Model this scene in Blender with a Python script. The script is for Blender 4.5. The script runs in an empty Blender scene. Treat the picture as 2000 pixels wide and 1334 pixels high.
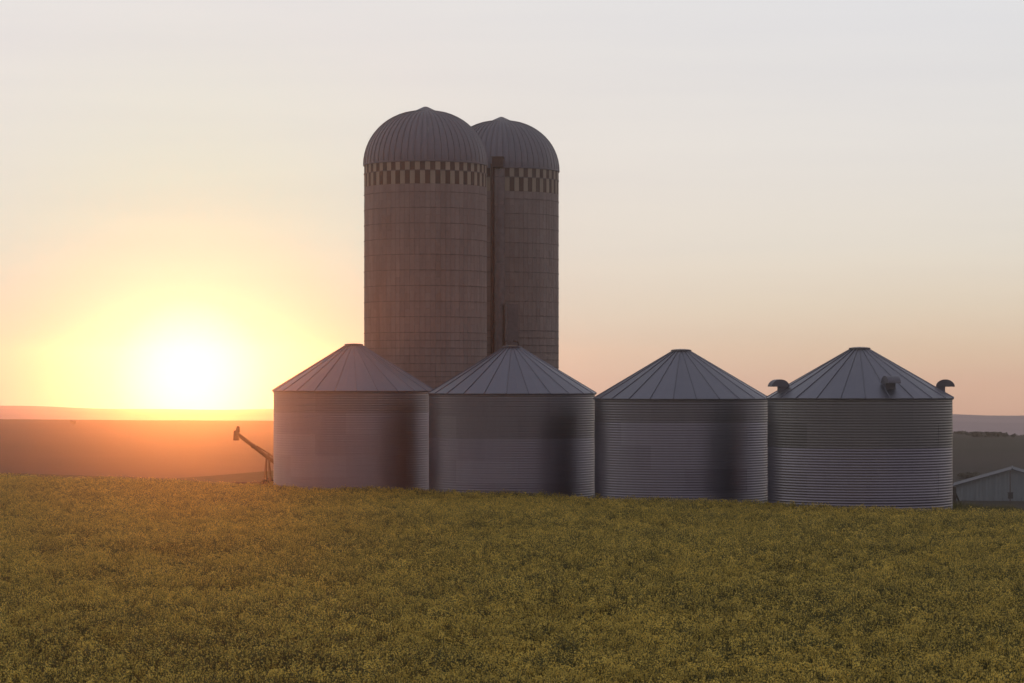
import bpy, bmesh, math, random
import numpy as np
from mathutils import Vector, Matrix

random.seed(7)
rng = np.random.default_rng(7)
R = math.radians
PI = math.pi
scene = bpy.context.scene
COL = scene.collection

# ------------------------------------------------------------------ camera
EYE = 6.0                                   # metres above datum; canola tops are near 1.4
cam_d = bpy.data.cameras.new('camera')
cam = bpy.data.objects.new('camera', cam_d)
COL.objects.link(cam)
cam.location = (0, 0, EYE)
cam.rotation_euler = (R(90), 0, 0)
cam_d.sensor_width = 36
cam_d.lens = 93.6                            # 5200 px on a 2000 px frame
cam_d.shift_y = 0.039                        # level camera, eye line below the middle of the frame
cam_d.clip_start = 0.5
cam_d.clip_end = 40000
scene.camera = cam
FPX = 5200.0
HOR = 745.0

# ------------------------------------------------------------------ sun and sky
SUN_AZ = R(-6.9)                             # left of +Y
SUN_EL = R(0.10)
SUN_DIR = Vector((math.sin(SUN_AZ) * math.cos(SUN_EL), math.cos(SUN_AZ) * math.cos(SUN_EL), math.sin(SUN_EL)))

world = bpy.data.worlds.new('World')
scene.world = world
world.use_nodes = True
nt = world.node_tree
nt.nodes.clear()
N = nt.nodes.new
L = nt.links.new


def srgb(r, g, b):
    def f(c):
        c /= 255.0
        return c / 12.92 if c <= 0.04045 else ((c + 0.055) / 1.055) ** 2.4
    return (f(r), f(g), f(b), 1.0)


def wmath(op, a, b=None, clamp=False):
    n = N('ShaderNodeMath'); n.operation = op; n.use_clamp = clamp
    for i, v in enumerate((a, b)):
        if v is None: continue
        if isinstance(v, (int, float)): n.inputs[i].default_value = v
        else: L(v, n.inputs[i])
    return n.outputs[0]


def wramp(fac, stops):
    n = N('ShaderNodeValToRGB')
    cr = n.color_ramp
    while len(cr.elements) < len(stops): cr.elements.new(0.5)
    for e, (p, c) in zip(cr.elements, stops):
        e.position = p; e.color = c
    L(fac, n.inputs[0])
    return n.outputs[0]


def wmix(fac, a, b, mode='MIX'):
    n = N('ShaderNodeMix'); n.data_type = 'RGBA'; n.blend_type = mode
    for sock, v in ((n.inputs[0], fac), (n.inputs[6], a), (n.inputs[7], b)):
        if isinstance(v, (int, float)): sock.default_value = v
        elif isinstance(v, tuple): sock.default_value = v
        else: L(v, sock)
    return n.outputs[2]


tc = N('ShaderNodeTexCoord')
sep = N('ShaderNodeSeparateXYZ'); L(tc.outputs['Generated'], sep.inputs[0])
el = wmath('ARCSINE', sep.outputs['Z'])                      # elevation, radians
el_deg = wmath('MULTIPLY', el, 180 / PI)
dot = N('ShaderNodeVectorMath'); dot.operation = 'DOT_PRODUCT'
L(tc.outputs['Generated'], dot.inputs[0]); dot.inputs[1].default_value = SUN_DIR
ang_deg = wmath('MULTIPLY', wmath('ARCCOSINE', wmath('MINIMUM', dot.outputs['Value'], 0.9999999)), 180 / PI)
# elevation 0..90 deg spread so that the first degrees above the horizon get most of the ramp
e01 = wmath('POWER', wmath('DIVIDE', wmath('MAXIMUM', wmath('ADD', el_deg, 1.0), 0.0), 91.0), 0.4)


def ep(deg): return (max(deg + 1.0, 0) / 91.0) ** 0.4


sunset = wramp(e01, [(ep(-1), srgb(250, 186, 162)), (ep(0), srgb(249, 202, 170)), (ep(0.6), srgb(247, 216, 180)),
                     (ep(1.6), srgb(237, 222, 198)), (ep(2.9), srgb(232, 227, 215)), (ep(5), srgb(229, 228, 225)),
                     (ep(8.2), srgb(226, 228, 232)), (ep(16), srgb(205, 208, 212)), (ep(35), srgb(170, 174, 184)),
                     (ep(90), srgb(148, 152, 166))])
dusk = wramp(e01, [(ep(-1), srgb(112, 104, 112)), (ep(1.5), srgb(128, 115, 124)), (ep(6), srgb(150, 134, 141)),
                   (ep(14), srgb(154, 146, 156)), (ep(35), srgb(148, 148, 162)), (ep(90), srgb(148, 152, 166))])
side = wramp(wmath('DIVIDE', ang_deg, 180.0), [(0.0, (0, 0, 0, 1)), (0.14, (0.03, 0.03, 0.03, 1)), (0.30, (0.35, 0.35, 0.35, 1)),
                                               (0.55, (0.85, 0.85, 0.85, 1)), (0.8, (1, 1, 1, 1))])
base = wmix(side, sunset, dusk)
# the bright, yellow air around the low sun
aur = wramp(wmath('POWER', wmath('DIVIDE', ang_deg, 16.0, True), 0.5),
            [((0 / 16) ** .5, (1, 1, 1, 1)), ((0.7 / 16) ** .5, (0.96, 0.96, 0.96, 1)), ((1.5 / 16) ** .5, (0.8, 0.8, 0.8, 1)), ((3.0 / 16) ** .5, (0.6, 0.6, 0.6, 1)),
             ((6.0 / 16) ** .5, (0.38, 0.38, 0.38, 1)), (1.0, (0, 0, 0, 1))])
aur_c = wramp(wmath('DIVIDE', ang_deg, 8.0, True), [(0.0, (1.1, 1.15, 1.2, 1)), (0.10, (0.9, 1.0, 0.98, 1)), (0.21, srgb(200, 226, 204)), (0.4, srgb(186, 226, 196)), (0.7, srgb(206, 224, 208)), (1.0, srgb(222, 224, 218))])
withaur = wmix(aur, base, aur_c)
# thin streaks of high cloud, drawn out along the horizon
wmap = N('ShaderNodeMapping'); wmap.inputs['Scale'].default_value = (5.0, 5.0, 75.0)
L(tc.outputs['Generated'], wmap.inputs[0])
wn = N('ShaderNodeTexNoise'); wn.inputs['Scale'].default_value = 1.0; wn.inputs['Detail'].default_value = 5; wn.inputs['Roughness'].default_value = 0.55
L(wmap.outputs[0], wn.inputs['Vector'])
streak = wramp(wn.outputs['Fac'], [(0.35, (0.985, 0.985, 0.99, 1)), (0.65, (1.018, 1.015, 1.006, 1))])
withaur = wmix(1.0, withaur, streak, 'MULTIPLY')
sky = N('ShaderNodeTexSky'); sky.sky_type = 'NISHITA'; sky.sun_disc = False
sky.sun_elevation = R(1.0); sky.sun_rotation = SUN_AZ
sky.air_density = 1.0; sky.dust_density = 3.0; sky.ozone_density = 1.0
bg1 = N('ShaderNodeBackground'); L(withaur, bg1.inputs[0]); bg1.inputs[1].default_value = 0.96
bg2 = N('ShaderNodeBackground'); L(sky.outputs[0], bg2.inputs[0]); bg2.inputs[1].default_value = 0.008
addn = N('ShaderNodeAddShader'); L(bg1.outputs[0], addn.inputs[0]); L(bg2.outputs[0], addn.inputs[1])
wo = N('ShaderNodeOutputWorld'); L(addn.outputs[0], wo.inputs[0])

sd = bpy.data.lights.new('sun', 'SUN')
sd.energy = 0.24
sd.angle = R(0.5)
sd.color = (1.0, 0.28, 0.065)
sun = bpy.data.objects.new('sun', sd)
COL.objects.link(sun)
sun.rotation_euler = SUN_DIR.to_track_quat('Z', 'Y').to_euler()

scene.view_settings.view_transform = 'Standard'
scene.view_settings.look = 'None'
scene.view_settings.exposure = 0
scene.view_settings.gamma = 1
scene.view_settings.use_curve_mapping = False
scene.render.engine = 'CYCLES'
scene.cycles.use_denoising = True
scene.cycles.use_adaptive_sampling = False
scene.cycles.max_bounces = 6
scene.cycles.volume_bounces = 0
scene.cycles.sample_clamp_indirect = 4

# ------------------------------------------------------------------ materials


def mat(name):
    m = bpy.data.materials.new(name)
    m.use_nodes = True
    t = m.node_tree
    b = t.nodes['Principled BSDF']
    return m, t, b


def node(t, kind, **kw):
    n = t.nodes.new(kind)
    for k, v in kw.items():
        setattr(n, k, v)
    return n


def ramp(t, fac, stops):
    n = node(t, 'ShaderNodeValToRGB')
    cr = n.color_ramp
    while len(cr.elements) < len(stops): cr.elements.new(0.5)
    for e, (p, c) in zip(cr.elements, stops):
        e.position = p; e.color = (*c, 1) if len(c) == 3 else c
    t.links.new(fac, n.inputs[0])
    return n.outputs[0]


def noise(t, scale, detail=4, rough=0.6, vec=None, stretch=None):
    n = node(t, 'ShaderNodeTexNoise')
    n.inputs['Scale'].default_value = scale
    n.inputs['Detail'].default_value = detail
    n.inputs['Roughness'].default_value = rough
    if vec is None:
        vec = node(t, 'ShaderNodeTexCoord').outputs['Object']
    if stretch:
        m = node(t, 'ShaderNodeMapping')
        m.inputs['Scale'].default_value = stretch
        t.links.new(vec, m.inputs[0]); vec = m.outputs[0]
    t.links.new(vec, n.inputs['Vector'])
    return n.outputs['Fac']


def mixc(t, fac, a, b, mode='MIX'):
    n = node(t, 'ShaderNodeMix', data_type='RGBA', blend_type=mode)
    for sock, v in ((n.inputs[0], fac), (n.inputs[6], a), (n.inputs[7], b)):
        if isinstance(v, (int, float)): sock.default_value = v
        elif isinstance(v, tuple): sock.default_value = (*v, 1) if len(v) == 3 else v
        else: t.links.new(v, sock)
    return n.outputs[2]


def world_pos(t):
    return node(t, 'ShaderNodeNewGeometry').outputs['Position']


def galv(name, c0, c1, r0, r1, metallic=0.9):
    m, t, b = mat(name)
    wp = world_pos(t)
    streak = noise(t, 1.0, 5, 0.65, wp, (2.2, 2.2, 0.35))
    fine = noise(t, 9.0, 3, 0.6, wp)
    oi = node(t, 'ShaderNodeObjectInfo')
    f = node(t, 'ShaderNodeMath', operation='MULTIPLY_ADD')
    t.links.new(oi.outputs['Random'], f.inputs[0]); f.inputs[1].default_value = 0.55
    g = node(t, 'ShaderNodeMath', operation='MULTIPLY'); t.links.new(streak, g.inputs[0]); g.inputs[1].default_value = 0.6
    t.links.new(g.outputs[0], f.inputs[2])
    h = node(t, 'ShaderNodeMath', operation='MULTIPLY_ADD'); t.links.new(fine, h.inputs[0]); h.inputs[1].default_value = 0.25
    t.links.new(f.outputs[0], h.inputs[2])
    t.links.new(ramp(t, h.outputs[0], [(0.2, c0), (1.0, c1)]), b.inputs['Base Color'])
    b.inputs['Metallic'].default_value = metallic
    rr = node(t, 'ShaderNodeMapRange'); t.links.new(h.outputs[0], rr.inputs[0])
    rr.inputs['From Min'].default_value = 0.2; rr.inputs['From Max'].default_value = 1.0
    rr.inputs['To Min'].default_value = r0; rr.inputs['To Max'].default_value = r1
    t.links.new(rr.outputs[0], b.inputs['Roughness'])
    return m


M = {}
M['galv_old'] = galv('galvanised_weathered', (0.17, 0.165, 0.165), (0.25, 0.24, 0.235), 0.33, 0.44)
M['galv_mid'] = galv('galvanised_dull', (0.205, 0.194, 0.205), (0.29, 0.276, 0.29), 0.32, 0.42)
M['galv_new'] = galv('galvanised_bright', (0.25, 0.24, 0.275), (0.35, 0.335, 0.385), 0.30, 0.40)
M['galv_roof'] = galv('galvanised_roof', (0.18, 0.172, 0.20), (0.25, 0.24, 0.275), 0.36, 0.5)
M['galv_dome'] = galv('galvanised_dome', (0.145, 0.135, 0.155), (0.205, 0.19, 0.212), 0.42, 0.6, 0.75)


def plain(name, c, rough=0.7, metallic=0.0, var=0.25, scale=3.0):
    m, t, b = mat(name)
    n_ = noise(t, scale, 5, 0.65, world_pos(t))
    lo = tuple(x * (1 - var) for x in c); hi = tuple(min(1, x * (1 + var)) for x in c)
    t.links.new(ramp(t, n_, [(0.3, lo), (0.7, hi)]), b.inputs['Base Color'])
    b.inputs['Roughness'].default_value = rough
    b.inputs['Metallic'].default_value = metallic
    return m


def concrete(name, lo, hi, island):
    m, t, b = mat(name)
    wp = world_pos(t)
    streak = noise(t, 1.0, 6, 0.7, wp, (1.3, 1.3, 0.18))
    spot = noise(t, 6.0, 4, 0.6, wp)
    src = node(t, 'ShaderNodeNewGeometry').outputs['Random Per Island'] if island else node(t, 'ShaderNodeObjectInfo').outputs['Random']
    a = node(t, 'ShaderNodeMath', operation='MULTIPLY_ADD'); t.links.new(src, a.inputs[0]); a.inputs[1].default_value = 0.16
    t.links.new(streak, a.inputs[2])
    c = node(t, 'ShaderNodeMath', operation='MULTIPLY_ADD'); t.links.new(spot, c.inputs[0]); c.inputs[1].default_value = 0.3
    t.links.new(a.outputs[0], c.inputs[2])
    t.links.new(ramp(t, c.outputs[0], [(0.38, lo), (1.08, hi)]), b.inputs['Base Color'])
    b.inputs['Roughness'].default_value = 0.9
    return m


M['stave'] = concrete('concrete_stave', (0.215, 0.164, 0.146), (0.37, 0.294, 0.265), True)
M['joint'] = plain('stave_joint', (0.19, 0.155, 0.14), 0.95)
M['check_light'] = concrete('checker_cream', (0.31, 0.25, 0.185), (0.47, 0.385, 0.285), False)
M['check_dark'] = concrete('checker_brown', (0.06, 0.034, 0.027), (0.12, 0.07, 0.055), False)
M['hoop'] = plain('hoop_steel', (0.19, 0.155, 0.145), 0.8, 0.1)
M['chute'] = plain('chute_metal', (0.21, 0.17, 0.165), 0.55, 0.3, 0.2)
M['rust'] = plain('rusted_steel', (0.10, 0.05, 0.04), 0.75, 0.3, 0.3)
M['auger'] = plain('auger_paint', (0.13, 0.055, 0.035), 0.55, 0.2, 0.25)
M['rubber'] = plain('tyre_rubber', (0.025, 0.025, 0.025), 0.9)
M['shed_wall'] = plain('shed_sheet_wall', (0.215, 0.265, 0.28), 0.6, 0.1, 0.08, 1.2)
M['shed_roof'] = plain('shed_sheet_roof', (0.10, 0.12, 0.145), 0.9, 0.0, 0.1, 1.2)
M['dark'] = plain('dark_steel', (0.03, 0.03, 0.035), 0.7, 0.2)
M['wood'] = plain('grey_wood', (0.09, 0.075, 0.06), 0.9)
M['bark'] = plain('bark', (0.06, 0.045, 0.035), 0.95)


def foliage(name, lo, hi, trans=0.3):
    m, t, b = mat(name)
    isl = node(t, 'ShaderNodeNewGeometry').outputs['Random Per Island']
    col = ramp(t, isl, [(0.0, lo), (1.0, hi)])
    oi = node(t, 'ShaderNodeObjectInfo')
    hs = node(t, 'ShaderNodeHueSaturation')
    v = node(t, 'ShaderNodeMapRange'); t.links.new(oi.outputs['Random'], v.inputs[0])
    v.inputs['To Min'].default_value = 0.72; v.inputs['To Max'].default_value = 1.3
    t.links.new(v.outputs[0], hs.inputs['Value']); t.links.new(col, hs.inputs['Color'])
    t.links.new(hs.outputs[0], b.inputs['Base Color'])
    b.inputs['Roughness'].default_value = 0.75
    b.inputs['Specular IOR Level'].default_value = 0.2
    if trans:
        tr = node(t, 'ShaderNodeBsdfTranslucent'); t.links.new(hs.outputs[0], tr.inputs[0])
        mx = node(t, 'ShaderNodeMixShader'); mx.inputs[0].default_value = trans
        out = t.nodes['Material Output']
        t.links.new(b.outputs[0], mx.inputs[1]); t.links.new(tr.outputs[0], mx.inputs[2]); t.links.new(mx.outputs[0], out.inputs[0])
    return m


M['canola_stem'] = foliage('canola_stem', (0.125, 0.122, 0.052), (0.22, 0.212, 0.092), 0.42)
M['canola_flower'] = foliage('canola_flower', (0.70, 0.505, 0.115), (0.92, 0.715, 0.175), 0.48)
M['grass'] = foliage('verge_grass', (0.10, 0.10, 0.035), (0.26, 0.22, 0.09), 0.35)
M['leaf'] = foliage('tree_leaf', (0.04, 0.042, 0.028), (0.085, 0.08, 0.055), 0.2)

# ------------------------------------------------------------------ object helpers


def mesh_obj(name, verts, faces, material, parent=None, smooth=False, mesh=None):
    if mesh is None:
        mesh = bpy.data.meshes.new(name)
        mesh.from_pydata([tuple(v) for v in verts], [], [tuple(f) for f in faces])
        if smooth:
            mesh.polygons.foreach_set('use_smooth', [True] * len(mesh.polygons))
        mesh.materials.append(material)
        mesh.update()
    o = bpy.data.objects.new(name, mesh)
    COL.objects.link(o)
    if parent: o.parent = parent
    return o


def empty(name, loc, rz=0, label=None, cat=None, group=None):
    o = bpy.data.objects.new(name, None)
    o.empty_display_size = 0.3
    COL.objects.link(o)
    o.location = loc; o.rotation_euler = (0, 0, rz)
    if label: o['label'] = label
    if cat: o['category'] = cat
    if group: o['group'] = group
    return o


def share(src, parent, loc=(0, 0, 0), rz=0, material=None):
    """another piece with the same mesh data"""
    o = src.copy(); COL.objects.link(o); o.parent = parent
    o.location = loc; o.rotation_euler = (0, 0, rz)
    return o


def lathe(profile, n=48, a0=0.0, a1=2 * PI):
    """profile: (r, z) list"""
    full = abs((a1 - a0) - 2 * PI) < 1e-6
    cols = n if full else n + 1
    V, F = [], []
    for i in range(cols):
        a = a0 + (a1 - a0) * i / n
        for r, z in profile:
            V.append((r * math.sin(a), -r * math.cos(a), z))
    m = len(profile)
    for i in range(n):
        j = (i + 1) % cols
        for k in range(m - 1):
            F.append((i * m + k, j * m + k, j * m + k + 1, i * m + k + 1))
    return V, F


def tube_geo(p0, p1, r0, r1=None, n=10, cap=True):
    r1 = r0 if r1 is None else r1
    p0 = Vector(p0); p1 = Vector(p1)
    d = (p1 - p0).normalized()
    u = d.orthogonal().normalized(); w = d.cross(u)
    V, F = [], []
    for p, r in ((p0, r0), (p1, r1)):
        for i in range(n):
            a = 2 * PI * i / n
            V.append(tuple(p + u * (r * math.cos(a)) + w * (r * math.sin(a))))
    for i in range(n):
        j = (i + 1) % n
        F.append((i, j, n + j, n + i))
    if cap:
        F.append(tuple(range(n - 1, -1, -1))); F.append(tuple(range(n, 2 * n)))
    return V, F


def box_geo(c, s):
    x, y, z = c; a, b, h = s[0] / 2, s[1] / 2, s[2] / 2
    V = [(x + i * a, y + j * b, z + k * h) for i in (-1, 1) for j in (-1, 1) for k in (-1, 1)]
    F = [(0, 1, 3, 2), (4, 6, 7, 5), (0, 4, 5, 1), (2, 3, 7, 6), (0, 2, 6, 4), (1, 5, 7, 3)]
    return V, F


def join(*geos):
    V, F = [], []
    for v, f in geos:
        o = len(V); V += list(v); F += [tuple(i + o for i in q) for q in f]
    return V, F


# ------------------------------------------------------------------ ground
def smooth(a, b, x):
    t = np.clip((x - a) / (b - a), 0, 1)
    return t * t * (3 - 2 * t)


def edge_q(x, y):
    """signed distance beyond the far edge of the canola"""
    return (y - (101.0 + 0.87 * (13.9 - x))) / 1.3255


def ground_h(x, y):
    x = np.asarray(x, float); y = np.asarray(y, float)
    q = edge_q(x, y)
    z = 0.30 + 0.45 * smooth(0.5, 3.5, q) * np.ones_like(x)
    front = smooth(60, 100, y)                                   # only ahead of the camera does the land fall away
    near0 = 27 - 19 * smooth(-11, -20, x)
    drop = smooth(near0, near0 + 70, q) * front
    z = z - 1.5 * smooth(15.5, 22, x) * smooth(5, 22, q) * front
    plain_z = -7.2 + 6.4 * smooth(300, 455, y) * smooth(0.05, -0.08, x / np.maximum(y, 1.0)) + 4.6 * smooth(330, 425, y) * smooth(0.05, 0.15, x / np.maximum(y, 1.0)) + 0.2 * np.sin(x * 0.021 + 1)
    z = z * (1 - drop) + plain_z * drop
    az = x / np.maximum(y, 1.0)
    rim = 455 - 35 * np.clip(az / 0.19, -2, 2) + 14 * np.sin(az * 17)
    down = smooth(0, 160, y - rim)
    z = z + (-20 - plain_z) * down * front
    far_top = 6 - (0.0109 + 0.0013 * np.clip(az / 0.19, -2, 2)) * 1000 + 0.45 * np.sin(az * 21 + .5) + 0.25 * np.sin(az * 57) + 0.15 * np.sin(az * 131)
    rise = smooth(650, 1000, y)
    z = z + (far_top + 20) * rise
    z = z - smooth(1005, 1180, y) * 8
    return z


def build_ground():
    na = 360
    rad = np.concatenate([np.linspace(2, 200, 100), np.geomspace(204, 1240, 130)])
    # finer columns ahead of the camera
    az = np.concatenate([np.linspace(-20, 20, 241), np.linspace(21, 339, 107)])
    az = np.radians(az)
    A, Rr = np.meshgrid(az, rad, indexing='ij')
    X = np.sin(A) * Rr; Y = np.cos(A) * Rr
    Z = ground_h(X, Y)
    nA, nR = X.shape
    V = np.stack([X, Y, Z], -1).reshape(-1, 3)
    i = np.arange(nA); j = np.arange(nR - 1)
    I, J = np.meshgrid(i, j, indexing='ij')
    I2 = (I + 1) % nA
    F = np.stack([I * nR + J, I2 * nR + J, I2 * nR + J + 1, I * nR + J + 1], -1).reshape(-1, 4)
    V = V.tolist(); F = F.tolist()
    c = len(V); V.append((0, 0, float(ground_h(0, 0))))
    for k in range(nA):
        F.append([c, ((k + 1) % nA) * nR, k * nR])
    m, t, b = mat('ground_fields')
    wp = world_pos(t)
    sp = node(t, 'ShaderNodeSeparateXYZ'); t.links.new(wp, sp.inputs[0])
    n1 = noise(t, 0.03, 6, 0.65, wp, (0.25, 1, 1))
    plough = ramp(t, n1, [(0.3, (0.050, 0.020, 0.019)), (0.7, (0.095, 0.038, 0.034))])
    strips = noise(t, 0.016, 3, 0.6, wp, (0.12, 1, 1))
    pasture = ramp(t, strips, [(0.30, (0.034, 0.030, 0.026)), (0.45, (0.062, 0.050, 0.042)), (0.55, (0.044, 0.042, 0.030)), (0.7, (0.085, 0.068, 0.055))])
    # west of the yard lies ploughed soil, east of it pasture and fallow
    ws = node(t, 'ShaderNodeMapRange', interpolation_type='SMOOTHSTEP'); t.links.new(sp.outputs['X'], ws.inputs[0])
    ws.inputs['From Min'].default_value = -10; ws.inputs['From Max'].default_value = 30
    parcel = mixc(t, ws.outputs[0], plough, pasture)
    # stubble on the far rise, with the paleness of haze put into its colour
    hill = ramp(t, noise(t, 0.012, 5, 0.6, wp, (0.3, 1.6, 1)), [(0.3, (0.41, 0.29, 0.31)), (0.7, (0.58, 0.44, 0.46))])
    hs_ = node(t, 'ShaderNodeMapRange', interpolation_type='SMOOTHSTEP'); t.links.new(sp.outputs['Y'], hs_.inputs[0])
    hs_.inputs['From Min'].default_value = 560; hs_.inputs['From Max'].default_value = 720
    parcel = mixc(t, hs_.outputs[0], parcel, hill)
    # the yard and the soil under the canola
    n2 = noise(t, 1.3, 6, 0.7, wp)
    near = ramp(t, n2, [(0.3, (0.045, 0.045, 0.018)), (0.7, (0.10, 0.088, 0.035))])
    fac = node(t, 'ShaderNodeMapRange', interpolation_type='SMOOTHSTEP'); t.links.new(sp.outputs['Z'], fac.inputs[0])
    fac.inputs['From Min'].default_value = -1.2; fac.inputs['From Max'].default_value = 0.3
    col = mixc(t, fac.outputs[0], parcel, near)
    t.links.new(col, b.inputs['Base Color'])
    b.inputs['Roughness'].default_value = 0.95
    b.inputs['Specular IOR Level'].default_value = 0.1
    bp = node(t, 'ShaderNodeBump'); bp.inputs['Strength'].default_value = 0.5; bp.inputs['Distance'].default_value = 0.3
    t.links.new(noise(t, 0.6, 6, 0.7, wp), bp.inputs['Height']); t.links.new(bp.outputs[0], b.inputs['Normal'])
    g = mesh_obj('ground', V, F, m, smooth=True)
    g['kind'] = 'structure'
    return g


build_ground()


def at(px, d):
    """world x of a photo column at depth d"""
    return (px - 1000.0) / FPX * d


def zt(py, d):
    return EYE - (py - HOR) / FPX * d


# ------------------------------------------------------------------ grain bins
TIERS = 5
SEG = 8                     # sheets around
CORR = 9                    # corrugations per tier
BIN_R = 3.65


def sheet_mesh(name, material, tier_h):
    prof = []
    K = 8
    n = CORR * K
    for k in range(n + 1):
        z = tier_h * k / n
        prof.append((BIN_R + 0.0042 * math.sin(2 * PI * k / K), z))
    V, F = lathe(prof, 14, -PI / SEG, PI / SEG)
    me = bpy.data.meshes.new(name)
    me.from_pydata(V, [], F)
    me.polygons.foreach_set('use_smooth', [True] * len(me.polygons))
    me.materials.append(material)
    return me


TIER_H = 0.955
sheet_old = sheet_mesh('wall_sheet_weathered', M['galv_old'], TIER_H)
sheet_mid = sheet_mesh('wall_sheet_dull', M['galv_mid'], TIER_H)
sheet_new = sheet_mesh('wall_sheet_bright', M['galv_new'], TIER_H)
NP = 24


def roof_panel_mesh(rise):
    r0, r1 = BIN_R + 0.075, 0.40
    a = PI / NP
    V, F = [], []
    # flat pan with a standing rib folded up along one side, closed underside
    def pt(r, ang, lift=0.0):
        z = rise * (r0 - r) / (r0 - r1) + lift
        return (r * math.sin(ang), -r * math.cos(ang), z)
    for r in (r0, r1):
        w = 0.03 / r; h = 0.035
        g = 0.004 / r
        V += [pt(r, -a + g), pt(r, -a + w, 0.0), pt(r, 0, 0.004), pt(r, a - 1.4 * w), pt(r, a - w, h), pt(r, a - g, h), pt(r, a - g, -0.02), pt(r, -a + g, -0.02)]
    for k in range(8):
        j = (k + 1) % 8
        F.append((k, j, 8 + j, 8 + k))
    F.append(tuple(range(7, -1, -1))); F.append(tuple(range(8, 16)))
    me = bpy.data.meshes.new('roof_panel')
    me.from_pydata(V, [], F); me.materials.append(M['galv_roof'])
    return me


def build_bin(px, width, y_eave, y_apex, phase, label, tiers):
    s = width / (2 * BIN_R)
    d = FPX / s
    x = at(px, d)
    z_e = zt(y_eave, d); z_a = zt(y_apex, d)
    zb = z_e - TIERS * TIER_H - 0.02
    t = empty('grain_bin', (x, d, zb), phase, label, 'grain bin', 'corrugated grain bins in a row')
    eave = z_e - zb
    for k in range(TIERS):
        off = (k % 2) * PI / SEG
        for i in range(SEG):
            o = mesh_obj('wall_sheet', None, None, None, t, mesh=tiers[k])
            o.location = (0, 0, k * TIER_H); o.rotation_euler = (0, 0, off + i * 2 * PI / SEG)
            sc_ = 1.0 + (0.0012 if i % 2 else 0.0) + (0.0006 if k % 2 else 0)
            o.scale = (sc_, sc_, 1.0)
    rise = z_a - z_e - 0.10
    pm = roof_panel_mesh(rise)
    for i in range(NP):
        o = mesh_obj('roof_panel', None, None, None, t, mesh=pm)
        o.location = (0, 0, eave); o.rotation_euler = (0, 0, i * 2 * PI / NP)
    # drip edge under the roof sheets
    V, F = lathe([(BIN_R + 0.02, eave - 0.06), (BIN_R + 0.05, eave - 0.06), (BIN_R + 0.06, eave - 0.022), (BIN_R + 0.02, eave - 0.022), (BIN_R + 0.02, eave - 0.06)], 72)
    mesh_obj('eave_ring', V, F, M['galv_roof'], t)
    # filler cap: collar and shallow lid
    V, F = lathe([(0.40, eave + rise - 0.03), (0.40, eave + rise + 0.06), (0.36, eave + rise + 0.06)], 32)
    cap = mesh_obj('filler_collar', V, F, M['galv_dome'], t)
    V, F = lathe([(0.43, eave + rise + 0.03), (0.43, eave + rise + 0.07), (0.30, eave + rise + 0.095), (0.0001, eave + rise + 0.11)], 32)
    mesh_obj('lid', V, F, M['galv_dome'], cap)
    # bottom angle ring and a slab of concrete
    V, F = lathe([(BIN_R + 0.02, 0.0), (BIN_R + 0.10, 0.0), (BIN_R + 0.10, 0.006), (BIN_R + 0.025, 0.012), (BIN_R + 0.02, 0.08)], 72)
    mesh_obj('base_ring', V, F, M['galv_old'], t)
    V, F = lathe([(BIN_R + 0.35, -0.5), (BIN_R + 0.35, -0.003), (0.001, -0.003)], 64)
    mesh_obj('concrete_pad', V, F, M['stave'], t)
    return t, eave, rise, d


bins = []
bins.append(build_bin(691, 312, 763, 671, R(-2), 'pink lit corrugated grain bin nearest the sun, leftmost of four', (sheet_new, sheet_new, sheet_new, sheet_new, sheet_mid)))
bins.append(build_bin(1000, 324, 768, 675, R(4), 'grey grain bin in front of the silos with open lid hooks on its cap', (sheet_new, sheet_new, sheet_new, sheet_mid, sheet_mid)))
bins.append(build_bin(1330.5, 338, 778, 682, R(-1), 'dark grey grain bin with plain roof, third from the left', (sheet_new, sheet_new, sheet_new, sheet_new, sheet_mid)))
bins.append(build_bin(1679, 358, 777, 678, R(-3.5 + 7.5), 'largest looking grain bin on the right with hooded vents on its roof', (sheet_new, sheet_new, sheet_new, sheet_old, sheet_old)))


def roof_vent(t, eave, rise, ang, frac):
    """gooseneck roof vent: square neck, half-round hood opening outwards"""
    r0, r1 = BIN_R + 0.075, 0.40
    r = r0 + (r1 - r0) * frac
    z = eave + rise * frac
    # local frame: +x outwards
    neck = box_geo((-0.10, 0, 0.09), (0.34, 0.42, 0.42))
    pr = []
    n = 14
    for k in range(n + 1):
        a = PI * k / n
        pr.append((0.08 + 0.38 * math.cos(a), 0.20 + 0.30 * math.sin(a)))
    V, F = [], []
    for sgn in (-1, 1):
        for (px_, pz_) in pr: V.append((px_, sgn * 0.27, pz_))
    m = len(pr)
    for k in range(m - 1): F.append((k, k + 1, m + k + 1, m + k))
    F.append(tuple(range(m))); F.append(tuple(range(2 * m - 1, m - 1, -1)))
    F.append((0, m, 2 * m - 1, m - 1))
    neck_o = mesh_obj('roof_vent', neck[0], neck[1], M['galv_dome'], t)
    hood = mesh_obj('vent_hood', V, F, M['galv_dome'], neck_o)
    neck_o.location = (r * math.sin(ang), -r * math.cos(ang), z)
    neck_o.rotation_euler = (0, 0, ang - PI / 2)
    neck_o.scale = (0.97, 0.97, 0.97)
    return neck_o


t4, e4, rs4, d4 = bins[3]
ph4 = t4.rotation_euler[2]
roof_vent(t4, e4, rs4, R(-78) - ph4, 0.13)
roof_vent(t4, e4, rs4, R(80) - ph4, 0.13)
roof_vent(t4, e4, rs4, R(15) - ph4, 0.20)

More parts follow.
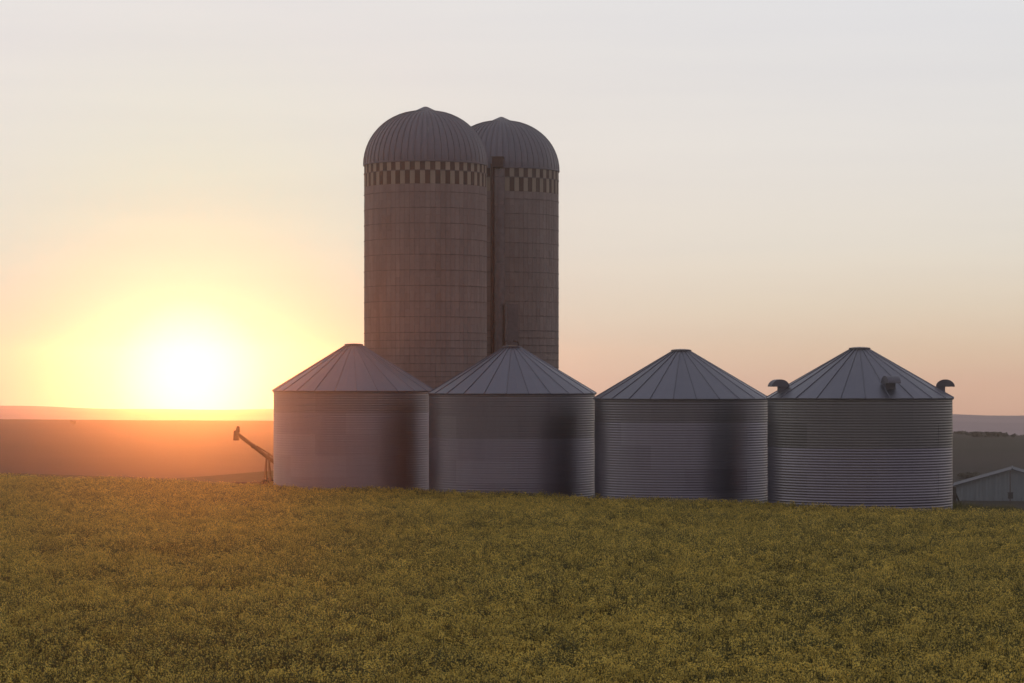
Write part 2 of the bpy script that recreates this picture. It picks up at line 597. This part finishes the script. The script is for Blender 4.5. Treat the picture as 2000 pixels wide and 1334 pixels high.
# open lid hooks on the second bin
t2, e2, rs2, d2 = bins[1]
for sx, lean in ((-0.33, -0.05), (0.30, 0.16)):
    g = join(tube_geo((sx, -0.1, e2 + rs2 + 0.06), (sx - lean * 0.3, -0.1, e2 + rs2 + 0.26), 0.03), tube_geo((sx - lean * 0.3, -0.1, e2 + rs2 + 0.25), (sx - lean * 1.6, -0.1, e2 + rs2 + 0.31), 0.03))
    mesh_obj('lid_hook', g[0], g[1], M['rust'], t2)
V, F = box_geo((0.0, -0.40, e2 + rs2 + 0.09), (0.36, 0.03, 0.05))
mesh_obj('lid_latch', V, F, M['check_light'], t2)

# ------------------------------------------------------------------ concrete stave silos
NS = 76


def stave_geo(r, a0, a1, z0, z1, proud, gap=0.006):
    g = gap / r
    ri, ro = r - 0.02, r + proud
    V = []
    for rr, gg in ((ri, 0.0), (ro, g)):
        for a, z in ((a0 + gg, z0 + (gap if gg else 0)), (a1 - gg, z0 + (gap if gg else 0)), (a1 - gg, z1 - (gap if gg else 0)), (a0 + gg, z1 - (gap if gg else 0))):
            V.append((rr * math.sin(a), -rr * math.cos(a), z))
    F = [(4, 5, 6, 7), (0, 1, 5, 4), (1, 2, 6, 5), (2, 3, 7, 6), (3, 0, 4, 7)]
    return V, F


def build_silo(px, rpx, y_top, y_spring, y_check, label, phase):
    r = 3.05
    s = rpx / r
    d = FPX / s
    x = at(px, d)
    zb = 0.45
    z_sp = zt(y_spring, d) - zb; z_ck = zt(y_check, d) - zb; z_tp = zt(y_top, d) - zb
    t = empty('stave_silo', (x, d, zb), phase, label, 'silo', 'domed concrete silos')
    V, F = lathe([(r - 0.012, -0.6), (r - 0.012, z_sp)], NS)
    mesh_obj('inner_wall', V, F, M['joint'], t)
    # staves of the body, staggered from column to column
    H = 0.762
    geos_V, geos_F = [], []
    for i in range(NS):
        a0 = 2 * PI * i / NS; a1 = 2 * PI * (i + 1) / NS
        z1 = z_ck
        first = True
        while z1 > -0.3:
            z0 = z1 - (H * 0.5 if (first and i % 2) else H)
            first = False
            v, f = stave_geo(r, a0, a1, z0, z1, rng.uniform(0.0, 0.006))
            o = len(geos_V); geos_V += v; geos_F += [tuple(k + o for k in q) for q in f]
            z1 = z0
    st = mesh_obj('stave_wall', geos_V, geos_F, M['stave'], t)
    st['kind'] = 'stuff'
    # checkerboard courses: every stave its own part
    zm = z_ck + (z_sp - z_ck) * 0.58
    for row, (z0, z1) in enumerate(((z_ck, zm), (zm, z_sp))):
        v, f = stave_geo(r, -PI / NS, PI / NS, z0 + (0.02 if row else 0), z1, 0.004)
        me = {}
        for key in ('check_light', 'check_dark'):
            q = bpy.data.meshes.new('stave'); q.from_pydata(v, [], f); q.materials.append(M[key]); me[key] = q
        for i in range(NS):
            o = mesh_obj('stave', None, None, None, t, mesh=me['check_light' if (i + row) % 2 else 'check_dark'])
            o.rotation_euler = (0, 0, 2 * PI * (i + 0.5) / NS)
    # steel hoops, twice as close in the lower half
    z = z_ck - 0.40
    hv, hf = lathe([(r + 0.004, -0.014), (r + 0.022, -0.014), (r + 0.026, 0.0), (r + 0.022, 0.014), (r + 0.004, 0.014)], NS)
    hoop_me = None
    while z > 0.2:
        if hoop_me is None:
            o = mesh_obj('hoop', hv, hf, M['hoop'], t); hoop_me = o.data
        else:
            o = mesh_obj('hoop', None, None, None, t, mesh=hoop_me)
        o.location = (0, 0, z)
        z -= H if z > z_ck * 0.55 else (H / 2 if z > z_ck * 0.40 else H / 3)
    o = mesh_obj('hoop', None, None, None, t, mesh=hoop_me); o.location = (0, 0, zm + 0.01); o.scale = (1.001, 1.001, 1.6)
    o = mesh_obj('hoop', None, None, None, t, mesh=hoop_me); o.location = (0, 0, z_sp - 0.02); o.scale = (1.002, 1.002, 2.2)
    # dome of pressed gores with a raised seam between each pair
    NG = 56
    hd = z_tp - z_sp - 0.21
    V, F = [], []
    n = 14
    half = PI / NG
    for k in range(n + 1):
        th = (PI / 2 - 0.10) * k / n
        rr = (r + 0.03) * math.cos(th) ** 0.92; zz = hd * math.sin(th)
        nx, nz = math.cos(th), math.sin(th)
        for u, lift in ((-0.98, 0.0), (-0.30, 0.012), (0.30, 0.012), (0.72, 0.0), (0.80, 0.03), (0.97, 0.03), (0.98, -0.02)):
            a = half * u
            lf = lift * min(1, rr / 1.0)
            V.append(((rr + lf * nx) * math.sin(a), -(rr + lf * nx) * math.cos(a), zz + lf * nz))
    m = 7
    for k in range(n):
        for j in range(m - 1):
            F.append((k * m + j, k * m + j + 1, (k + 1) * m + j + 1, (k + 1) * m + j))
    gm = None
    for i in range(NG):
        if gm is None:
            o = mesh_obj('dome_panel', V, F, M['galv_dome'], t); gm = o.data
        else:
            o = mesh_obj('dome_panel', None, None, None, t, mesh=gm)
        o.location = (0, 0, z_sp); o.rotation_euler = (0, 0, 2 * PI * i / NG)
    V, F = lathe([(0.60, z_tp - 0.30), (0.60, z_tp - 0.25), (0.10, z_tp - 0.02), (0.001, z_tp)], 32)
    mesh_obj('dome_cap', V, F, M['galv_dome'], t, smooth=False)
    V, F = lathe([(r + 0.01, z_sp - 0.04), (r + 0.055, z_sp - 0.04), (r + 0.055, z_sp + 0.03), (r + 0.02, z_sp + 0.05)], 80)
    mesh_obj('dome_rim', V, F, M['galv_dome'], t)
    return t, d, x, zb, r, z_sp


silo_a = build_silo(831, 119.5, 208, 323, 367, 'front concrete silo with dome and checkered band, taller looking on the left', R(1.5))
silo_b = build_silo(979, 112.0, 228, 335, 381, 'rear concrete silo with chute, half hidden behind the other silo', R(-1))

# unloading chute, pipe and hood of the rear silo (parts of it)
tb, db, xb, zbb, rb, zsp = silo_b
ph = tb.rotation_euler[2]


def on_silo(px_, rr):
    a = math.asin(max(-1, min(1, (at(px_, db - rb) - xb) / rr))) - ph
    return a


a_ch = on_silo(975, rb)
top_ch = zt(330, db - rb) - zbb
z = -0.3
chm = None
while z < top_ch - 0.2:
    h = min(1.5, top_ch - z)
    V, F = [], []
    n = 10
    for zz in (0.0, h - 0.012):
        for k in range(n + 1):
            b_ = PI * k / n
            V.append((0.30 * math.cos(b_), -0.34 * math.sin(b_), zz))
    for k in range(n): F.append((k + 1, k, n + 1 + k, n + 2 + k))
    F.append(tuple(range(n + 1))); F.append(tuple(range(2 * n + 1, n, -1)))
    o = mesh_obj('chute_section', V, F, M['chute'], tb)
    o.location = ((rb + 0.01) * math.sin(a_ch), -(rb + 0.01) * math.cos(a_ch), z); o.rotation_euler = (0, 0, a_ch)
    z += 1.5
a_pp = on_silo(963, rb)
pp = ((rb + 0.16) * math.sin(a_pp), -(rb + 0.16) * math.cos(a_pp))
V, F = tube_geo((pp[0], pp[1], -0.3), (pp[0], pp[1], zt(320, db - rb) - zbb), 0.10, n=12)
mesh_obj('fill_pipe', V, F, M['rust'], tb)
ah = on_silo(972.5, rb)
V, F = join(box_geo((0, 0, 0), (0.56, 0.75, 0.50)), box_geo((0, -0.02, 0.27), (0.64, 0.85, 0.04)))
hd_ = mesh_obj('chute_hood', V, F, M['rust'], tb)
hd_.location = ((rb + 0.15) * math.sin(ah), -(rb + 0.15) * math.cos(ah), zt(318, db - rb) - zbb); hd_.rotation_euler = (0, 0, ah)
# lower feed box beside the chute
a_fb = on_silo(999, rb)
V, F = box_geo((0, 0, 0), (0.62, 0.36, 6.0))
fb = mesh_obj('feed_box', V, F, M['chute'], tb)
fb.location = ((rb + 0.12) * math.sin(a_fb), -(rb + 0.12) * math.cos(a_fb), zt(594, db - rb) - zbb - 3.0); fb.rotation_euler = (0, 0, a_fb)
a_f2 = on_silo(987, rb)
V, F = tube_geo((0, 0, -6), (0, 0, 0), 0.07, n=10)
fp = mesh_obj('blower_pipe', V, F, M['chute'], tb)
fp.location = ((rb + 0.36) * math.sin(a_f2), -(rb + 0.36) * math.cos(a_f2), zt(592, db - rb) - zbb)

# ------------------------------------------------------------------ grain auger left of the bins
AD = 129.0


def ap(px_, py_, dd=0.0): return (at(px_, AD + dd), AD + dd, zt(py_, AD + dd))


p_head = Vector(ap(463, 847)); p_low = Vector(ap(528, 897))
dirv = (p_low - p_head).normalized()
gz = float(ground_h(at(522, AD), AD))
aug = empty('grain_auger', (at(522, AD), AD, gz), 0, 'rust red grain auger with raised spout leaning out beside the leftmost bin', 'auger')
off = Vector(aug.location)


def aug_part(name, geo, material, parent=None, smooth=False):
    V = [tuple(Vector(v) - off) for v in geo[0]]
    return mesh_obj(name, V, geo[1], material, parent or aug, smooth)


t_end = p_head + dirv * ((p_head.z - gz - 0.25) / -dirv.z)
aug_part('auger_tube', join(tube_geo(p_head, t_end, 0.095, n=14), tube_geo(p_head + dirv * 0.95, p_head + dirv * 1.03, 0.125, n=14)), M['auger'], smooth=False)
mid = p_head + dirv * 1.95
aug_part('tube_truss', join(tube_geo(p_head + dirv * 1.2 + Vector((0, 0, .14)), mid + Vector((0, 0, .22)), 0.03, n=8), tube_geo(mid + Vector((0, 0, .22)), p_head + dirv * 3.4 + Vector((0, 0, .14)), 0.03, n=8), tube_geo(mid, mid + Vector((0, 0, .24)), 0.04, n=8)), M['auger'])
up = Vector((0.06, 0, 1)).normalized()
aug_part('discharge_spout', join(tube_geo(p_head + up * 0.12 - dirv * 0.05, p_head - up * 0.34 - dirv * 0.02, 0.13, 0.16, n=12), tube_geo(p_head + up * 0.08 + Vector((0.02, 0, 0)), p_head + up * 0.36 + Vector((0.04, 0, 0)), 0.12, 0.07, n=10)), M['auger'])
for sy in (-0.7, 0.7):
    for fx, top in ((517, 1.80), (528, 1.95)):
        base = Vector((at(fx, AD), AD + sy, gz + 0.25))
        aug_part('leg', tube_geo(p_head + dirv * top + Vector((0, sy * 0.12, -0.05)), base, 0.028, n=8), M['auger'])
aug_part('axle', tube_geo((at(522, AD), AD - 0.85, gz + 0.28), (at(522, AD), AD + 0.85, gz + 0.28), 0.04, n=8), M['dark'])
for sy in (-0.9, 0.9):
    c = Vector((at(522, AD), AD + sy, gz + 0.28))
    w = aug_part('wheel', tube_geo(c + Vector((0, -0.03, 0)), c + Vector((0, 0.03, 0)), 0.16, n=18), M['auger'])
    prof = [(0.16, -0.08), (0.25, -0.08), (0.28, -0.04), (0.28, 0.04), (0.25, 0.08), (0.16, 0.08), (0.16, -0.08)]
    V, F = lathe(prof, 24)
    V = [tuple(c + Vector((v[0], v[2], v[1]))) for v in V]
    aug_part('tyre', (V, F), M['rubber'], w)
aug_part('tow_bar', tube_geo((at(522, AD), AD, gz + 0.35), (at(452, AD), AD + 0.3, gz + 0.32), 0.04, n=8), M['auger'])

# ------------------------------------------------------------------ pale shed, pole and posts at the right
SD = 290.0
sx = FPX / SD
x0 = at(1868, SD); xr = at(1977, SD); x1 = 2 * xr - x0
z_ev = zt(949, SD); z_rg = zt(917, SD)
gsh = float(ground_h(xr, SD)) - 0.3
shed = empty('metal_shed', (xr, SD, gsh), -math.atan2(xr, SD), 'pale sheet metal shed with a low gable standing below the field on the right', 'shed')
LEN = 9.0


def shed_part(name, geo, material, parent=None):
    V = [tuple(Vector(v) - Vector((xr, SD, gsh))) for v in geo[0]]
    o = mesh_obj(name, V, geo[1], material, parent or shed)
    return o


# gable wall of upright ribbed sheets
nshe = 12
for i in range(nshe):
    a = x0 + (x1 - x0) * i / nshe; b_ = x0 + (x1 - x0) * (i + 1) / nshe
    def top(xx): return z_ev + (z_rg - z_ev) * (1 - abs(xx - xr) / (xr - x0))
    V = []
    nr = 5
    for k in range(nr + 1):
        xx = a + (b_ - 0.02 - a) * k / nr
        yy = SD - (0.03 if k % 2 else 0.0)
        V += [(xx, yy, gsh), (xx, yy, top(xx))]
    F = [(2 * k, 2 * k + 2, 2 * k + 3, 2 * k + 1) for k in range(nr)]
    shed_part('wall_sheet', (V, F), M['shed_wall'])
for xx in (x0 + 0.02, x1 - 0.02):
    shed_part('side_wall', box_geo((xx, SD + LEN / 2 + 0.05, (gsh + z_ev) / 2), (0.1, LEN, z_ev - gsh)), M['shed_wall'])
shed_part('back_wall', ([(x0, SD + LEN, gsh), (x1, SD + LEN, gsh), (x1, SD + LEN, z_ev), (xr, SD + LEN, z_rg), (x0, SD + LEN, z_ev)], [(0, 1, 2, 3, 4)]), M['shed_wall'])
for sgn in (-1, 1):
    xe = xr + sgn * (xr - x0 + 0.35)
    ze = z_ev - (z_rg - z_ev) * 0.35 / (xr - x0)
    V = [(xr, SD - 0.35, z_rg + 0.08), (xe, SD - 0.35, ze + 0.08), (xe, SD + LEN + .3, ze + 0.08), (xr, SD + LEN + .3, z_rg + 0.08)]
    V += [(v[0], v[1], v[2] - 0.10) for v in V]
    F = [(0, 1, 2, 3), (7, 6, 5, 4), (0, 4, 5, 1), (1, 5, 6, 2), (2, 6, 7, 3), (3, 7, 4, 0)]
    shed_part('roof_slope', (V, F), M['shed_roof'])
shed_part('ridge_cap', tube_geo((xr, SD - 0.36, z_rg + 0.06), (xr, SD + LEN + .3, z_rg + 0.06), 0.10, n=8), M['shed_roof'])

PD = 283.0
gp = float(ground_h(at(1973, PD), PD))
pole = empty('utility_pole', (at(1973, PD), PD, gp), 0, 'thin dark pole with a dark box near its foot before the shed', 'pole')
V, F = tube_geo((0, 0, -0.3), (0, 0, zt(919, PD) - gp), 0.075, 0.05, n=10)
mesh_obj('shaft', V, F, M['wood'], pole)
zz = zt(968, PD) - gp
V, F = join(box_geo((0, -0.12, zz), (0.5, 0.35, 0.62)), box_geo((0, -0.12, zz + 0.34), (0.58, 0.42, 0.05)))
mesh_obj('meter_box', V, F, M['dark'], pole)

QD = 150.0
gq = float(ground_h(at(1864, QD), QD))
post = empty('corner_post', (at(1864, QD), QD, gq), 0, 'short dark post standing just right of the last bin', 'post')
V, F = tube_geo((0, 0, -0.2), (0, 0, zt(950, QD) - gq), 0.13, 0.12, n=10)
mesh_obj('timber', V, F, M['wood'], post)
V, F = tube_geo((0, -0.02, zt(958, QD) - gq), (0.9, 1.2, -0.1), 0.05, n=8)
mesh_obj('brace', V, F, M['wood'], post)

# ------------------------------------------------------------------ distant trees and shrubs
def leaf_cloud(n, rx, ry, rz, cz, size, seed):
    g = np.random.default_rng(seed)
    V, F = [], []
    lob = [(g.uniform(-.55, .55) * rx, g.uniform(-.55, .55) * ry, cz + g.uniform(-.4, .5) * rz, g.uniform(.35, .62)) for _ in range(7)]
    for _ in range(n):
        bx, by, bz, br = lob[g.integers(len(lob))]
        v = g.normal(size=3); v /= np.linalg.norm(v); v *= br * g.uniform(.55, 1.05)
        c = np.array([bx + v[0] * rx, by + v[1] * ry, bz + v[2] * rz])
        u = g.normal(size=3); u /= np.linalg.norm(u); w = np.cross(u, g.normal(size=3)); w /= np.linalg.norm(w)
        s_ = size * g.uniform(.6, 1.4)
        o = len(V)
        V += [tuple(c - u * s_ - w * s_ * .6), tuple(c + u * s_ - w * s_ * .6), tuple(c + u * s_ + w * s_ * .6), tuple(c - u * s_ + w * s_ * .6)]
        F.append((o, o + 1, o + 2, o + 3))
    return V, F


def plain_depth(px_, py_, d0=250.0, d1=520.0):
    """depth at which the ground shows at this pixel"""
    best = min(np.linspace(d0, d1, 400), key=lambda d: abs(zt(py_, d) - float(ground_h(at(px_, d), d))))
    return float(best)


def tree(px_, foot_py, w_px, h_px, label, seed, name='tree', cat='tree', d=None):
    d = d or plain_depth(px_, foot_py)
    x = at(px_, d); s = FPX / d
    g = float(ground_h(x, d))
    H = max(zt(foot_py - h_px, d) - g, 0.8)
    W = w_px / s
    t = empty(name, (x, d, g), 0, label, cat, 'far trees and shrubs')
    V, F = tube_geo((0, 0, -0.2), (0.04 * H, 0, H * 0.55), 0.05 * H, 0.02 * H, n=7)
    lv, lf = [], []
    for k in range(5):
        a = k * 1.7 + seed
        lv_, lf_ = tube_geo((0.02 * H, 0, H * 0.22), (math.cos(a) * W * .3, math.sin(a) * W * .3, H * 0.7), 0.02 * H, 0.008 * H, n=5)
        lf += [tuple(i + len(lv) for i in q) for q in lf_]; lv += lv_
    g2 = join((V, F), (lv, lf))
    mesh_obj('trunk', g2[0], g2[1], M['bark'], t)
    V, F = leaf_cloud(520, W / 2, W / 2, H * 0.5, H * 0.52, 0.04 * max(W, H), seed)
    mesh_obj('crown', V, F, M['leaf'], t)


for (px_, fy, wp_, hp, lab, nm) in [
    (1874, 853, 40, 12, 'broad rounded tree clump on the rim of the far fields beside the last bin', 'tree'),
    (1905, 853, 40, 5, 'low shrub just right of the broad tree clump on the far rim', 'shrub'),
    (1934, 854, 46, 6, 'long low shrub on the far rim above the shed', 'shrub'),
    (1961, 854, 24, 4, 'smallest far shrub above the shed ridge', 'shrub'),
    (1980, 856, 14, 9, 'upright dark far tree above the shed ridge', 'tree'),
    (1996, 860, 20, 12, 'far dark tree cut by the right edge of the picture', 'tree'),
    (1893, 935, 50, 8, 'low wide dark bush behind the left end of the shed', 'shrub'),
]:
    tree(px_, fy, wp_, hp, lab, int(px_), nm, nm)
tree(142, 830, 12, 6, 'tiny lone shrub on the rim of the ploughed field left of the sun', 142, 'shrub', 'shrub')

# ------------------------------------------------------------------ canola (stuff)
def canola_clump(seed, bloom=1.0):
    g = np.random.default_rng(seed)
    V, F, MI = [], [], []

    def quad(c, u, w, mi):
        o = len(V)
        V.extend([tuple(c - u - w), tuple(c + u - w), tuple(c + u + w), tuple(c - u + w)])
        F.append((o, o + 1, o + 2, o + 3)); MI.append(mi)

    def stem(p, q, r0, r1):
        o = len(V)
        for pt_, r in ((p, r0), (q, r1)):
            for k in range(3):
                a = 2 * PI * k / 3
                V.append((pt_[0] + r * math.cos(a), pt_[1] + r * math.sin(a), pt_[2]))
        for k in range(3):
            j = (k + 1) % 3
            F.append((o + k, o + j, o + 3 + j, o + 3 + k)); MI.append(0)

    for s_ in range(15):
        bx, by = g.uniform(-.38, .38, 2)
        h = g.uniform(0.82, 1.16)
        lean = g.normal(0, .07, 2)
        p = np.array([bx, by, 0.25]); q = np.array([bx + lean[0], by + lean[1], h])
        stem(p, q, .008, .004)
        tips = [q]
        for k in range(g.integers(2, 5)):
            f = g.uniform(.5, .85)
            a = p + (q - p) * f
            dirr = g.uniform(0, 2 * PI)
            e = a + np.array([math.cos(dirr) * g.uniform(.06, .16), math.sin(dirr) * g.uniform(.06, .16), g.uniform(.16, .34)])
            e[2] = min(e[2], h + .03)
            stem(a, e, .005, .003); tips.append(e)
        for tp in tips:
            for k in range(int(g.integers(7, 12) * bloom)):                       # raceme of small four-petalled flowers
                c = tp + np.array([g.normal(0, .022), g.normal(0, .022), g.uniform(-.11, .02)])
                u = g.normal(size=3); u /= np.linalg.norm(u)
                w = np.cross(u, g.normal(size=3)); w /= np.linalg.norm(w)
                sz = g.uniform(.008, .014)
                quad(c, u * sz, w * sz, 1)
            for k in range(3):                                     # pods under the flowers
                c = tp + np.array([g.normal(0, .03), g.normal(0, .03), g.uniform(-.2, -.08)])
                quad(c, np.array([g.normal(0, .02), g.normal(0, .02), .03]), np.array([.004, .003, 0]), 0)
        for k in range(5):
            z_ = g.uniform(.3, .75)
            a = g.uniform(0, 2 * PI)
            c = np.array([bx + math.cos(a) * .09, by + math.sin(a) * .09, z_])
            u = np.array([math.cos(a), math.sin(a), g.uniform(-.3, .5)]) * g.uniform(.05, .10)
            w = np.array([-math.sin(a), math.cos(a), g.uniform(-.2, .2)]) * g.uniform(.02, .04)
            quad(c, u, w, 0)
    me = bpy.data.meshes.new('canola_clump')
    me.from_pydata(V, [], F)
    me.materials.append(M['canola_stem']); me.materials.append(M['canola_flower'])
    me.polygons.foreach_set('material_index', MI)
    return me


def grass_clump(seed):
    g = np.random.default_rng(seed)
    V, F = [], []
    for _ in range(40):
        bx, by = g.uniform(-.3, .3, 2)
        h = g.uniform(.25, .75); a = g.uniform(0, 2 * PI)
        dx, dy = math.cos(a), math.sin(a); w = .006
        b1 = g.uniform(.05, .25)
        o = len(V)
        V += [(bx - dy * w, by + dx * w, 0), (bx + dy * w, by - dx * w, 0), (bx + dx * b1 * .4 + dy * w * .8, by + dy * b1 * .4 - dx * w * .8, h * .6), (bx + dx * b1 * .4 - dy * w * .8, by + dy * b1 * .4 + dx * w * .8, h * .6), (bx + dx * b1, by + dy * b1, h)]
        F += [(o, o + 1, o + 2, o + 3), (o + 3, o + 2, o + 4)]
    me = bpy.data.meshes.new('grass_clump')
    me.from_pydata(V, [], F); me.materials.append(M['grass'])
    return me


def scatter(name, pts, rots, scales, variants, meshes, label, cat):
    me = bpy.data.meshes.new(name)
    me.from_pydata(pts.tolist(), [], [])
    a = me.attributes.new('rot', 'FLOAT_VECTOR', 'POINT'); a.data.foreach_set('vector', rots.astype(np.float32).ravel())
    a = me.attributes.new('scl', 'FLOAT_VECTOR', 'POINT'); a.data.foreach_set('vector', scales.astype(np.float32).ravel())
    a = me.attributes.new('var', 'INT', 'POINT'); a.data.foreach_set('value', variants.astype(np.int32))
    o = bpy.data.objects.new(name, me); COL.objects.link(o)
    ng = bpy.data.node_groups.new(name + '_scatter', 'GeometryNodeTree')
    ng.interface.new_socket('Geometry', in_out='INPUT', socket_type='NodeSocketGeometry')
    ng.interface.new_socket('Geometry', in_out='OUTPUT', socket_type='NodeSocketGeometry')
    gi = ng.nodes.new('NodeGroupInput'); go = ng.nodes.new('NodeGroupOutput')
    g2i = ng.nodes.new('GeometryNodeGeometryToInstance')
    for k, m_ in enumerate(meshes):
        src = bpy.data.objects.new(name + '_source', m_)
        oi = ng.nodes.new('GeometryNodeObjectInfo'); oi.inputs['Object'].default_value = src
        ng.links.new(oi.outputs['Geometry'], g2i.inputs[0])
    iop = ng.nodes.new('GeometryNodeInstanceOnPoints')
    m2p = ng.nodes.new('GeometryNodeMeshToPoints')
    ng.links.new(gi.outputs[0], m2p.inputs['Mesh']); ng.links.new(m2p.outputs[0], iop.inputs['Points'])
    ng.links.new(g2i.outputs[0], iop.inputs['Instance'])
    iop.inputs['Pick Instance'].default_value = True

    def attr(nm, dt):
        n = ng.nodes.new('GeometryNodeInputNamedAttribute'); n.data_type = dt; n.inputs['Name'].default_value = nm
        return n.outputs['Attribute']
    ng.links.new(attr('var', 'INT'), iop.inputs['Instance Index'])
    ng.links.new(attr('rot', 'FLOAT_VECTOR'), iop.inputs['Rotation'])
    ng.links.new(attr('scl', 'FLOAT_VECTOR'), iop.inputs['Scale'])
    ng.links.new(iop.outputs[0], go.inputs[0])
    md = o.modifiers.new('scatter', 'NODES'); md.node_group = ng
    o['kind'] = 'stuff'; o['label'] = label; o['category'] = cat
    return o


def value_noise(x, y, seed, cell):
    g = np.random.default_rng(seed)
    T = g.random((256, 256))
    u = x / cell + 1000; v = y / cell + 1000
    i = np.floor(u).astype(int); j = np.floor(v).astype(int)
    fu = u - i; fv = v - j
    fu = fu * fu * (3 - 2 * fu); fv = fv * fv * (3 - 2 * fv)
    a = T[i % 256, j % 256]; b_ = T[(i + 1) % 256, j % 256]; c = T[i % 256, (j + 1) % 256]; d_ = T[(i + 1) % 256, (j + 1) % 256]
    return (a * (1 - fu) + b_ * fu) * (1 - fv) + (c * (1 - fu) + d_ * fu) * fv


step = 0.42
gx, gy = np.meshgrid(np.arange(-42, 42, step), np.arange(26, 170, step), indexing='ij')
gx = (gx + rng.uniform(-.24, .24, gx.shape)).ravel(); gy = (gy + rng.uniform(-.24, .24, gy.shape)).ravel()
keep = (edge_q(gx, gy) < -0.2 + 0.5 * value_noise(gx, gy, 4, 3.0)) & (np.abs(gx) < 0.225 * gy + 5)
gx, gy = gx[keep], gy[keep]
low = 0.55 * value_noise(gx, gy, 11, 6.0) + 0.30 * value_noise(gx, gy, 12, 2.2) + 0.15 * value_noise(gx, gy, 13, 0.9)
hs = 0.95 + 0.12 * np.clip((low - 0.25) / 0.5, 0, 1)                     # thin patches grow shorter
keep = rng.random(len(gx)) < np.clip(0.50 + 2.0 * (low - 0.28), 0.42, 1)
gx, gy, hs, low = gx[keep], gy[keep], hs[keep], low[keep]
n_ = len(gx)
hs = hs * rng.uniform(.93, 1.06, n_)
sparse = rng.random(n_) < np.clip(0.95 - (low - 0.31) / 0.19, 0.04, 0.9)
vari = np.where(sparse, rng.integers(6, 10, n_), rng.integers(0, 6, n_))
pts = np.stack([gx, gy, ground_h(gx, gy) - 0.05], -1)
rots = np.stack([rng.normal(0, .05, n_), rng.normal(0, .05, n_), rng.uniform(0, 2 * PI, n_)], -1)
wid = rng.uniform(.9, 1.2, n_)
scatter('canola_crop', pts, rots, np.stack([wid, wid, hs * 0.93], -1), vari, [canola_clump(50 + k, 1.0 if k < 6 else (0.5 if k < 8 else 0.25)) for k in range(10)],
        'flowering yellow green canola crop filling the foreground field', 'crop')

gn = 9000
gq_ = rng.uniform(0.2, 13, gn); gl = rng.uniform(-24, 40, gn)
ux, uy = 1 / 1.3255, -0.87 / 1.3255                                    # along the edge
ex, ey = 13.9 + ux * (gl - 8), 101.0 + uy * (gl - 8)
gx = ex + 0.87 / 1.3255 * gq_; gy = ey + gq_ / 1.3255
ok = np.ones(gn, bool)
for (t, *_r) in bins:
    ok &= (gx - t.location.x) ** 2 + (gy - t.location.y) ** 2 > 4.1 ** 2
gx, gy = gx[ok], gy[ok]; gn = len(gx)
sc_ = rng.uniform(.35, .75, gn)
scatter('verge_grass', np.stack([gx, gy, ground_h(gx, gy) - .02], -1), np.stack([np.zeros(gn), np.zeros(gn), rng.uniform(0, 6.28, gn)], -1),
        np.stack([sc_ * 1.2, sc_ * 1.2, sc_], -1), rng.integers(0, 4, gn), [grass_clump(90 + k) for k in range(4)],
        'rough grass verge between the canola and the bins', 'grass')

# ------------------------------------------------------------------ evening haze
HZ = 1300.0
V, F = box_geo((0, 0, (-64 + 21.5) / 2), (2 * HZ, 2 * HZ, 85.5))
hm = bpy.data.materials.new('evening_haze'); hm.use_nodes = True
hn = hm.node_tree; hn.nodes.clear()
pv = hn.nodes.new('ShaderNodeVolumePrincipled')
pv.inputs['Color'].default_value = (0.96, 0.93, 0.92, 1)
pv.inputs['Density'].default_value = 6.2e-4
pv.inputs['Anisotropy'].default_value = 0.955
ho = hn.nodes.new('ShaderNodeOutputMaterial'); hn.links.new(pv.outputs[0], ho.inputs['Volume'])
hz = mesh_obj('haze', V, F, hm)
hz['kind'] = 'stuff'
hz['label'] = 'warm evening haze hanging over the fields'
hz['category'] = 'haze'
